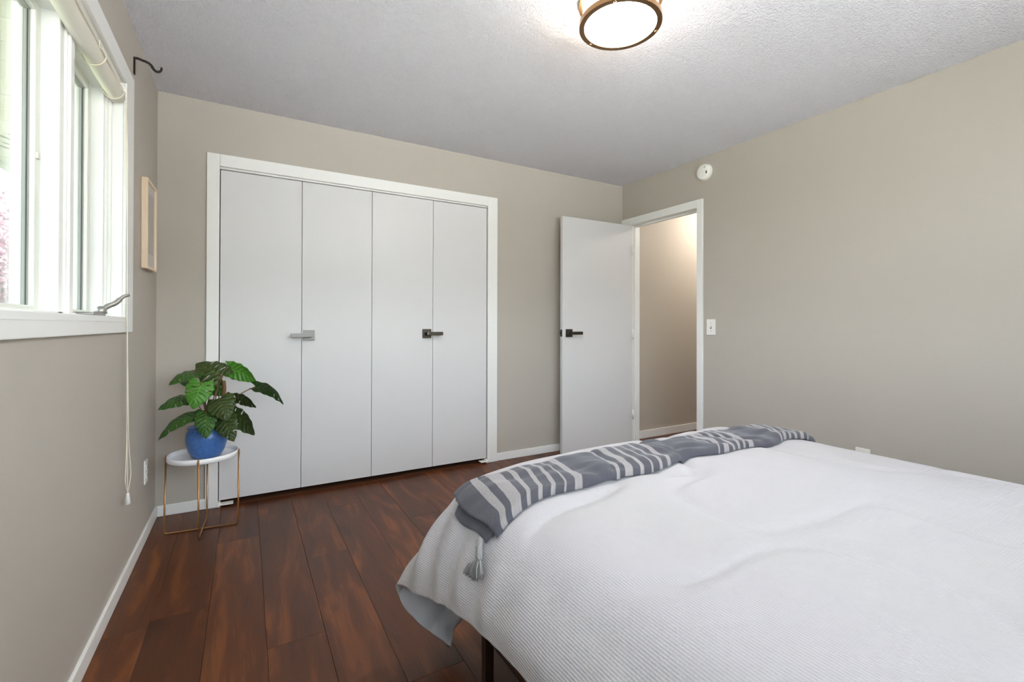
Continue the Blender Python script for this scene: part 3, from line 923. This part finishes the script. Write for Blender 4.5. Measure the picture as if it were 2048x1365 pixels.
throw_layer(lambda v: 2.02 + .04 * math.sin(v * 9) + .25 * sstep(v, .74, .9), 8.85, .008, 1.070, 1.250, 0.0, name='under_layer', ushift=.03, amp=.6)
# tassel on the near corner
ta = surf(np.array([1.80]), np.array([b_of_y(1.115)]))[0]
M_YARN = paint('grey_yarn', S(150, 148, 148), .95, .5, 500, .2)
def tas_pt(a_, y, lift):
    a_ = np.array([a_]); b_ = np.array([b_of_y(y)])
    return surf(a_, b_)[0] + normals(surf0, a_, b_)[0] * lift
ts = bmesh.new()
pa = [tas_pt(2.00, 1.092, .014), tas_pt(1.88, 1.076, .016), tas_pt(1.78, 1.062, .017), tas_pt(1.72, 1.056, .017)]
for ph in (0, 2 * PI / 3, 4 * PI / 3):
    pp = []
    for k_, q in enumerate(np.linspace(0, 1, 22)):
        c = np.array([np.interp(q, np.linspace(0, 1, 4), [p_[d] for p_ in pa]) for d in range(3)])
        pp.append(tuple(c + .0052 * np.array([math.sin(q * 17 + ph) * .5, math.cos(q * 17 + ph), 0])))
    tube_bm(ts, pp, .0064, 7)
br = mesh_obj('tassel_braid', ts, M_YARN, None, True); br.parent = th; br.location = -Vector(th.location)
ts = bmesh.new()
c0 = tas_pt(1.73, 1.056, .016)
for k_ in range(70):
    u_ = rng.uniform(-1, 1); w_ = rng.uniform(0, 1)
    y_end = 1.046 + .030 * u_; a_end = 1.33 + .10 * u_ * u_ - .06 * u_ + rng.uniform(-.05, .05)
    mid = tas_pt((1.73 + a_end) / 2, 1.050 + .022 * u_, .012 + .014 * w_)
    end = tas_pt(a_end, y_end, .006 + .014 * w_)
    tube_bm(ts, smooth_path([c0 + rng.normal(size=3) * .002, mid, end], 3), .0016, 5)
sk = mesh_obj('tassel_fringe', ts, M_YARN, None, True); sk.parent = th; sk.location = -Vector(th.location)

# ------------------------------------------------------------------ plant stand
SX, SY, SR = -.193, 2.972, .160
st = empty('plant_stand', (SX, SY, 0))
tag(st, 'small round white tray table on copper wire legs in the corner', 'side table')
bm = bmesh.new()
lathe_bm(bm, [(0, .392), (.150, .392), (.1575, .396), (.1585, .414), (.1605, .414), (.1610, .390), (.156, .386), (0, .386)], (0, 0, 0), 56)
mesh_obj('tray', bm, M_TRAY, st, True)
legs = {'L': (-.170, .018), 'R': (.162, -.019), 'F': (-.009, -.145), 'B': (.008, .159)}
def leg_path(p, q):
    p = np.array(p); q = np.array(q)
    f = lambda w, s, z: (w[0] * s, w[1] * s, z)
    return [f(p, 1.0, .412), f(p, 1.0, .2), f(p, 1.0, .018), f(p, .985, .008), f(p, .94, .0055), (0, 0, .0055 if True else 0), f(q, .94, .0055), f(q, .985, .008), f(q, 1.0, .018), f(q, 1.0, .2), f(q, 1.0, .412)]
tl = {}
for kk, (x, y) in legs.items():
    r_ = math.hypot(x, y); tl[kk] = (x / r_ * .1655, y / r_ * .1655)
for a_, b_ in (('L', 'R'), ('F', 'B')):
    p = legs[a_]; q = legs[b_]; tp = tl[a_]; tq = tl[b_]
    dz = 0 if a_ == 'L' else .0085
    pts = [(tp[0], tp[1], .414), (p[0], p[1], .022), (p[0] * .985, p[1] * .985, .010), (p[0] * .93, p[1] * .93, .0048), (0, 0, .0048 + dz * .9), (q[0] * .93, q[1] * .93, .0048), (q[0] * .985, q[1] * .985, .010), (q[0], q[1], .022), (tq[0], tq[1], .414)]
    bm = bmesh.new(); tube_bm(bm, pts, .0042, 10)
    mesh_obj('wire_legs', bm, M_BRASS, st, True)
for kk, (x, y) in tl.items():
    bm = bmesh.new(); n_ = np.array([x, y]) / math.hypot(x, y)
    tube_bm(bm, [(n_[0] * .158, n_[1] * .158, .398), (n_[0] * .171, n_[1] * .171, .398)], .0045, 10)
    mesh_obj('screw', bm, M_BRASS, st, True)

# ------------------------------------------------------------------ potted monstera
PX, PY, PZ = -.178, 2.965, .3925
pl = empty('potted_monstera', (PX, PY, PZ))
tag(pl, 'leafy green split-leaf plant in a round blue glazed pot', 'potted plant')
def mat_pot():
    m, nt, p = new_mat('blue_glaze')
    tc = nt.nodes.new('ShaderNodeTexCoord')
    nz = nt.nodes.new('ShaderNodeTexNoise'); nz.inputs['Scale'].default_value = 60; nz.inputs['Detail'].default_value = 6
    nt.links.new(tc.outputs['Object'], nz.inputs['Vector'])
    cr = nt.nodes.new('ShaderNodeValToRGB')
    cr.color_ramp.elements[0].position = .3; cr.color_ramp.elements[0].color = S(58, 98, 160)
    cr.color_ramp.elements[1].position = .72; cr.color_ramp.elements[1].color = S(76, 118, 180)
    nt.links.new(nz.outputs['Fac'], cr.inputs[0]); nt.links.new(cr.outputs[0], p.inputs['Base Color'])
    p.inputs['Roughness'].default_value = .3
    return m
bm = bmesh.new()
lathe_bm(bm, [(0, 0), (.058, 0), (.066, .004), (.083, .035), (.094, .075), (.0965, .105), (.092, .132), (.084, .146), (.083, .150), (.0885, .156), (.0885, .160), (.084, .162), (.079, .156), (.078, .140), (0, .138)], (0, 0, 0), 56)
mesh_obj('pot', bm, mat_pot(), pl, True)
bm = bmesh.new(); lathe_bm(bm, [(0, .150), (.04, .149), (.077, .143), (.077, .135), (0, .135)], (0, 0, 0), 32)
mesh_obj('soil', bm, M_SOIL, pl, True)
def mat_leaf(name, c0, c1, vein):
    m, nt, p = new_mat(name)
    N = nt.nodes.new; L = nt.links.new
    uv = N('ShaderNodeUVMap'); sep = N('ShaderNodeSeparateXYZ'); L(uv.outputs[0], sep.inputs[0])
    nz = N('ShaderNodeTexNoise'); nz.inputs['Scale'].default_value = 5; nz.inputs['Detail'].default_value = 4; L(uv.outputs[0], nz.inputs['Vector'])
    mx = N('ShaderNodeMix'); mx.data_type = 'RGBA'; mx.inputs[6].default_value = c0; mx.inputs[7].default_value = c1
    L(nz.outputs['Fac'], mx.inputs[0])
    # side veins slanting from the midrib + midrib itself
    ab = N('ShaderNodeMath'); ab.operation = 'ABSOLUTE'; L(sep.outputs[1], ab.inputs[0])
    s1 = N('ShaderNodeMath'); s1.operation = 'MULTIPLY_ADD'; s1.inputs[1].default_value = -.28; L(ab.outputs[0], s1.inputs[0]); L(sep.outputs[0], s1.inputs[2])
    s2 = N('ShaderNodeMath'); s2.operation = 'MULTIPLY'; s2.inputs[1].default_value = 44; L(s1.outputs[0], s2.inputs[0])
    s3 = N('ShaderNodeMath'); s3.operation = 'SINE'; L(s2.outputs[0], s3.inputs[0])
    g = N('ShaderNodeMapRange'); g.inputs[1].default_value = .90; g.inputs[2].default_value = 1.0; L(s3.outputs[0], g.inputs[0])
    md = N('ShaderNodeMapRange'); md.inputs[1].default_value = .05; md.inputs[2].default_value = .015; L(ab.outputs[0], md.inputs[0])
    mxm = N('ShaderNodeMath'); mxm.operation = 'MAXIMUM'; L(g.outputs[0], mxm.inputs[0]); L(md.outputs[0], mxm.inputs[1])
    fm = N('ShaderNodeMath'); fm.operation = 'MULTIPLY'; fm.inputs[1].default_value = .55; L(mxm.outputs[0], fm.inputs[0])
    m2 = N('ShaderNodeMix'); m2.data_type = 'RGBA'; m2.inputs[7].default_value = vein
    L(fm.outputs[0], m2.inputs[0]); L(mx.outputs[2], m2.inputs[6]); L(m2.outputs[2], p.inputs['Base Color'])
    p.inputs['Roughness'].default_value = .42
    p.inputs['Specular IOR Level'].default_value = .4
    b = N('ShaderNodeBump'); b.inputs['Strength'].default_value = .5; b.inputs['Distance'].default_value = .003; L(s3.outputs[0], b.inputs['Height']); L(b.outputs[0], p.inputs['Normal'])
    return m
M_LEAF_D = mat_leaf('dark_leaf', S(38, 58, 22), S(66, 82, 34), S(96, 104, 56))
M_LEAF_G = mat_leaf('fresh_leaf', S(50, 104, 26), S(78, 138, 40), S(120, 160, 76))
M_LEAF_M = mat_leaf('mid_leaf', S(36, 76, 22), S(60, 102, 34), S(92, 122, 58))
def leaf(bx, by, bz, tx, ty, tz, width, tilt, droop, mat, cup=.18, slits=True, stem_from=None, seed=0, roll=0):
    r = np.random.default_rng(seed + 100)
    b = np.array([bx, by, bz]); t = np.array([tx, ty, tz])
    ax_ = t - b; Ln = np.linalg.norm(ax_); ax_ /= Ln
    view = np.array([-.06, .99, -.13]); view /= np.linalg.norm(view)
    sc = np.cross(view, ax_); sc /= np.linalg.norm(sc)          # across, in the picture plane
    de = np.cross(ax_, sc); de /= np.linalg.norm(de)
    s = math.cos(math.radians(tilt)) * sc + math.sin(math.radians(tilt)) * de
    n = np.cross(s, ax_); 
    if n[2] < 0: n = -n
    NU, NV = 44, 9
    def pos(u, v, sd):
        uu = u - .17 * (abs(v) ** 1.5) * (1 - u)      # heart lobes behind the stalk
        wv = width * (math.sin(PI * min(1, (u * .86 + .14)) ** .82) ** .8) * (1 + .05 * math.sin(u * 31 + seed))
        p_ = b + ax_ * Ln * uu + s * (sd * v * wv)
        p_ = p_ + n * (droop * Ln * (math.sin(PI * u * .9) - .0) * .6 - droop * Ln * u * u * .5)
        p_ = p_ - n * (cup * wv * v * v) + n * (.03 * width * math.sin(u * 22 + sd) * v)
        return p_
    bm = bmesh.new(); uvl = bm.loops.layers.uv.new('UVMap')
    grid = {}
    for i_ in range(NU + 1):
        for j_ in range(-NV, NV + 1):
            v = j_ / NV
            grid[i_, j_] = (bm.verts.new(tuple(pos(i_ / NU, abs(v), 1 if v >= 0 else -1))), (i_ / NU, v))
    for i_ in range(NU):
        for j_ in range(-NV, NV):
            jj = j_ if j_ >= 0 else -j_ - 1
            if slits:
                k_ = i_ - jj // 2 + (4 if j_ < 0 else 0)
                slot = k_ // 8
                pick = (slot * 7 + seed * 3 + (5 if j_ < 0 else 0)) % 5
                if 6 <= i_ <= 36 and k_ % 8 == 0:
                    if pick in (0, 2) and 3 <= jj <= 6: continue       # closed slit
                    if pick == 4 and jj >= 4: continue                 # open to the margin
            q = [grid[i_, j_], grid[i_ + 1, j_], grid[i_ + 1, j_ + 1], grid[i_, j_ + 1]]
            try:
                f = bm.faces.new([x_[0] for x_ in q])
            except ValueError:
                continue
            for lp, x_ in zip(f.loops, q): lp[uvl].uv = x_[1]
            f.smooth = True
    lo = [v for v in bm.verts if not v.link_faces]
    bmesh.ops.delete(bm, geom=lo, context='VERTS')
    lf = mesh_obj('leaf', bm, mat); lf.parent = pl; lf.location = -Vector(pl.location)
    sd = lf.modifiers.new('thick', 'SOLIDIFY'); sd.thickness = .0012; sd.offset = 0
    root = np.array(stem_from if stem_from else [PX + r.uniform(-.02, .02), PY + r.uniform(-.02, .02), PZ + .145])
    mid = root * .45 + b * .55 + np.array([0, 0, .035])
    bm = bmesh.new()
    tube_bm(bm, smooth_path([root, mid, b, b + ax_ * Ln * .12 + n * droop * Ln * .1], 6), .0026, 7, True)
    sm_ = mesh_obj('stalk', bm, M_STEM, None, True); sm_.parent = pl; sm_.location = -Vector(pl.location)
# (stalk end -> tip), half width, turn away from the viewer, droop
leaf(-.112, 2.90, .822, -.232, 3.00, .895, .075, 18, .12, M_LEAF_D, seed=1)                       # top centre
leaf(-.085, 2.96, .862, .055, 2.93, .785, .048, 22, .22, M_LEAF_G, seed=2, slits=False)             # top right, round
leaf(.048, 2.95, .752, .196, 2.90, .662, .062, 66, .32, M_LEAF_M, seed=3)                           # far right
leaf(-.222, 2.96, .845, -.340, 2.90, .797, .062, 62, .22, M_LEAF_M, seed=4)                         # upper left
leaf(-.195, 2.86, .800, -.228, 2.82, .672, .062, 8, .12, M_LEAF_G, seed=5)                          # bright, facing the room
leaf(-.255, 2.93, .712, -.384, 2.90, .676, .060, 60, .22, M_LEAF_M, seed=6)                         # left middle
leaf(-.220, 2.92, .622, -.388, 2.90, .528, .062, 64, .30, M_LEAF_M, seed=7)                         # left low
leaf(-.118, 2.86, .712, -.078, 2.78, .610, .068, 10, .20, M_LEAF_D, seed=8)                         # centre
leaf(-.045, 2.94, .700, .056, 2.90, .648, .045, 55, .20, M_LEAF_D, seed=9)                          # right middle
leaf(-.075, 2.90, .628, .050, 2.84, .508, .058, 35, .20, M_LEAF_D, seed=10)                         # right low
leaf(-.175, 2.87, .645, -.172, 2.80, .522, .052, 12, .20, M_LEAF_M, seed=11)                        # centre low
leaf(-.100, 2.88, .615, -.052, 2.80, .492, .056, 15, .20, M_LEAF_D, seed=12)                        # centre right low
leaf(-.150, 3.00, .770, -.100, 2.96, .715, .048, 20, .15, M_LEAF_M, seed=13)                        # behind the stem
leaf(-.225, 3.01, .780, -.300, 2.99, .790, .045, 58, .15, M_LEAF_M, seed=14)                        # small one behind left
leaf(-.190, 2.95, .640, -.215, 2.90, .590, .050, 30, .15, M_LEAF_D, seed=15)
bm = bmesh.new()
tube_bm(bm, smooth_path([(PX + .03, PY + .01, PZ + .14), (PX + .062, PY + .01, PZ + .25), (PX + .078, PY + .0, PZ + .34), (PX + .075, PY, PZ + .40)], 6), .010, 10, True)
o = mesh_obj('main_stem', bm, M_STEM, None, True); o.parent = pl; o.location = -Vector(pl.location)

# ------------------------------------------------------------------ ceiling lamp
LX, LY = 1.324, 1.407
lp = empty('ceiling_lamp', (LX, LY, ZT))
tag(lp, 'lit round flush ceiling lamp with bronze rings and white glass', 'ceiling lamp')
def ring(z0, z1, r0, r1):
    bm = bmesh.new(); lathe_bm(bm, [(r0, z0), (r1, z0), (r1, z1), (r0, z1), (r0, z0)], (0, 0, 0), 64); return bm
M_GLOW = mat_emit('lamp_glow', (1, .96, .91, 1), LAMP_EMISSION)
M_GLOW_SIDE = mat_emit('lamp_side_glow', (1, .90, .76, 1), LAMP_SIDE_EMISSION)
mesh_obj('upper_ring', ring(-.020, -.001, .150, .168), M_RING, lp, False)
mesh_obj('lower_ring', ring(-.111, -.090, .145, .166), M_RING, lp, False)
bm = bmesh.new(); lathe_bm(bm, [(.151, -.016), (.151, -.098)], (0, 0, 0), 64)
mesh_obj('glass_drum', bm, M_GLOW_SIDE, lp, True)
bm = bmesh.new(); lathe_bm(bm, [(.146, -.098), (.139, -.104), (.10, -.113), (.05, -.117), (0, -.118)], (0, 0, 0), 64)
mesh_obj('glass_diffuser', bm, M_GLOW, lp, True)
for a_ in (100, 220, 340):
    a_ = math.radians(a_)
    bm = bmesh.new()
    tube_bm(bm, [(math.cos(a_) * .158, math.sin(a_) * .158, -.016), (math.cos(a_) * .158, math.sin(a_) * .158, -.094)], .004, 8)
    lathe_bm(bm, [(0, 0), (.006, 0), (.006, -.006), (0, -.009)], (math.cos(a_) * .158, math.sin(a_) * .158, -.108), 12)
    mesh_obj('post', bm, M_RING, lp, True)

# ------------------------------------------------------------------ small wall things
sd_ = empty('smoke_detector', (XR, 2.372, 2.312))
tag(sd_, 'round white smoke detector on the wall above the bedroom door', 'smoke detector')
bm = bmesh.new(); lathe_bm(bm, [(0, 0), (.064, 0), (.064, -.008), (0, -.008)], (0, 0, 0), 40, 'x'); mesh_obj('base_plate', bm, M_PLASTIC, sd_)
bm = bmesh.new(); lathe_bm(bm, [(.055, -.006), (.061, -.012), (.061, -.026), (.054, -.034), (.03, -.037), (0, -.0375)], (0, 0, 0), 40, 'x'); mesh_obj('cover', bm, M_PLASTIC, sd_, True)
mesh_obj('sounder_slot', boxes((-.0405, -.032, -.040, -.032, -.022, -.002), bev=.0006, seg=1), M_DARK_INSET, sd_)
mesh_obj('test_light', boxes((-.0400, -.034, -.024, -.016, .028, .034), bev=.0006, seg=1), M_DARK_INSET, sd_)

sw = empty('light_switch', (XR, 2.318, 1.09))
tag(sw, 'white toggle light switch beside the door casing', 'light switch')
mesh_obj('plate', boxes((-.006, 0, -.038, .038, -.061, .061), bev=.0025), M_PLASTIC, sw)
mesh_obj('toggle', boxes((-.018, -.004, -.005, .005, -.004, .014), bev=.002), M_PLASTIC, sw)
for z in (-.03, .03):
    bm = bmesh.new(); lathe_bm(bm, [(0, -.0065), (.003, -.0065), (.003, -.005), (0, -.005)], (0, 0, z), 12, 'x'); mesh_obj('screw', bm, M_NICKEL, sw)
mesh_obj('toggle_slot', boxes((-.0066, -.005, -.0065, .0065, -.012, .012)), M_DARK_INSET, sw)

def outlet(name, label, x, y, z, sgn):
    r_ = empty(name, (x, y, z)); tag(r_, label, 'outlet')
    f = lambda a, b: (min(sgn * a, sgn * b), max(sgn * a, sgn * b))
    mesh_obj('plate', boxes((*f(0, .006), -.037, .037, -.060, .060), bev=.0025), M_PLASTIC, r_)
    for dz in (-.021, .021):
        s_ = mesh_obj('socket', boxes((*f(.004, .009), -.016, .016, dz - .014, dz + .014), bev=.003), M_PLASTIC, r_)
        mesh_obj('slots', boxes((*f(.0085, .0094), -.008, -.0055, dz - .004, dz + .006), (*f(.0085, .0094), .0055, .008, dz - .004, dz + .006)), M_DARK_INSET, s_)
    return r_
outlet('wall_outlet', 'white outlet low on the window wall beside the plant stand', XL, 2.99, .345, 1)
outlet('wall_outlet', 'white outlet on the right wall, only its top showing above the bed', XR, 1.303, .325, -1)

# picture frame on the window wall, seen nearly edge-on
pf = empty('picture_frame', (XL, 2.965, 1.60))
tag(pf, 'pale wood picture frame hung on the window wall', 'picture frame')
hw, hh_ = .132, .222
M_ART = paint('grey_print', S(176, 170, 164), .35, 0, 1, .12)
M_MAT = paint('white_mount', S(206, 200, 194), .6, 0, 1, .03)
for nm, b in (('stile', (0.001, .027, -hw, -hw + .012, -hh_, hh_)), ('stile', (0.001, .027, hw - .012, hw, -hh_, hh_)),
              ('rail', (0.001, .027, -hw + .012, hw - .012, -hh_, -hh_ + .013)), ('rail', (0.001, .027, -hw + .012, hw - .012, hh_ - .013, hh_))):
    mesh_obj(nm, boxes(b, bev=.0015, seg=1), M_MAPLE, pf)
mesh_obj('mount', boxes((.014, .018, -hw + .012, hw - .012, -hh_ + .013, hh_ - .013)), M_MAT, pf)
mesh_obj('print', boxes((.018, .0185, -hw + .05, hw - .045, -hh_ + .08, hh_ - .06)), M_ART, pf)
pf.rotation_euler = (math.radians(1.2), 0, 0)

# iron plant hook above the window corner
hk = empty('plant_hook', (XL, 2.645, 2.275))
tag(hk, 'black wrought-iron hook on the wall above the window corner', 'hook')
bm = bmesh.new()
box(bm, 0, .006, -.008, .008, -.046, .030, bev=.001)
mesh_obj('back_strap', bm, M_IRON, hk)
bm = bmesh.new()
tube_bm(bm, smooth_path([(.002, 0, .026), (.012, 0, .029), (.03, 0, .0255), (.052, 0, .020), (.064, 0, .010), (.072, 0, -.004), (.083, 0, -.012), (.095, 0, -.008), (.101, 0, .004), (.100, 0, .012)], 6), .004, 8,
        True, list(np.interp(np.linspace(0, 1, 9 * 6 + 1), [0, .7, 1], [.0056, .0060, .0034])))
tube_bm(bm, [(.062, 0, .002), (.066, 0, .001), (.073, 0, .004)], .0028, 7)
mesh_obj('hook_arm', bm, M_IRON, hk, True)
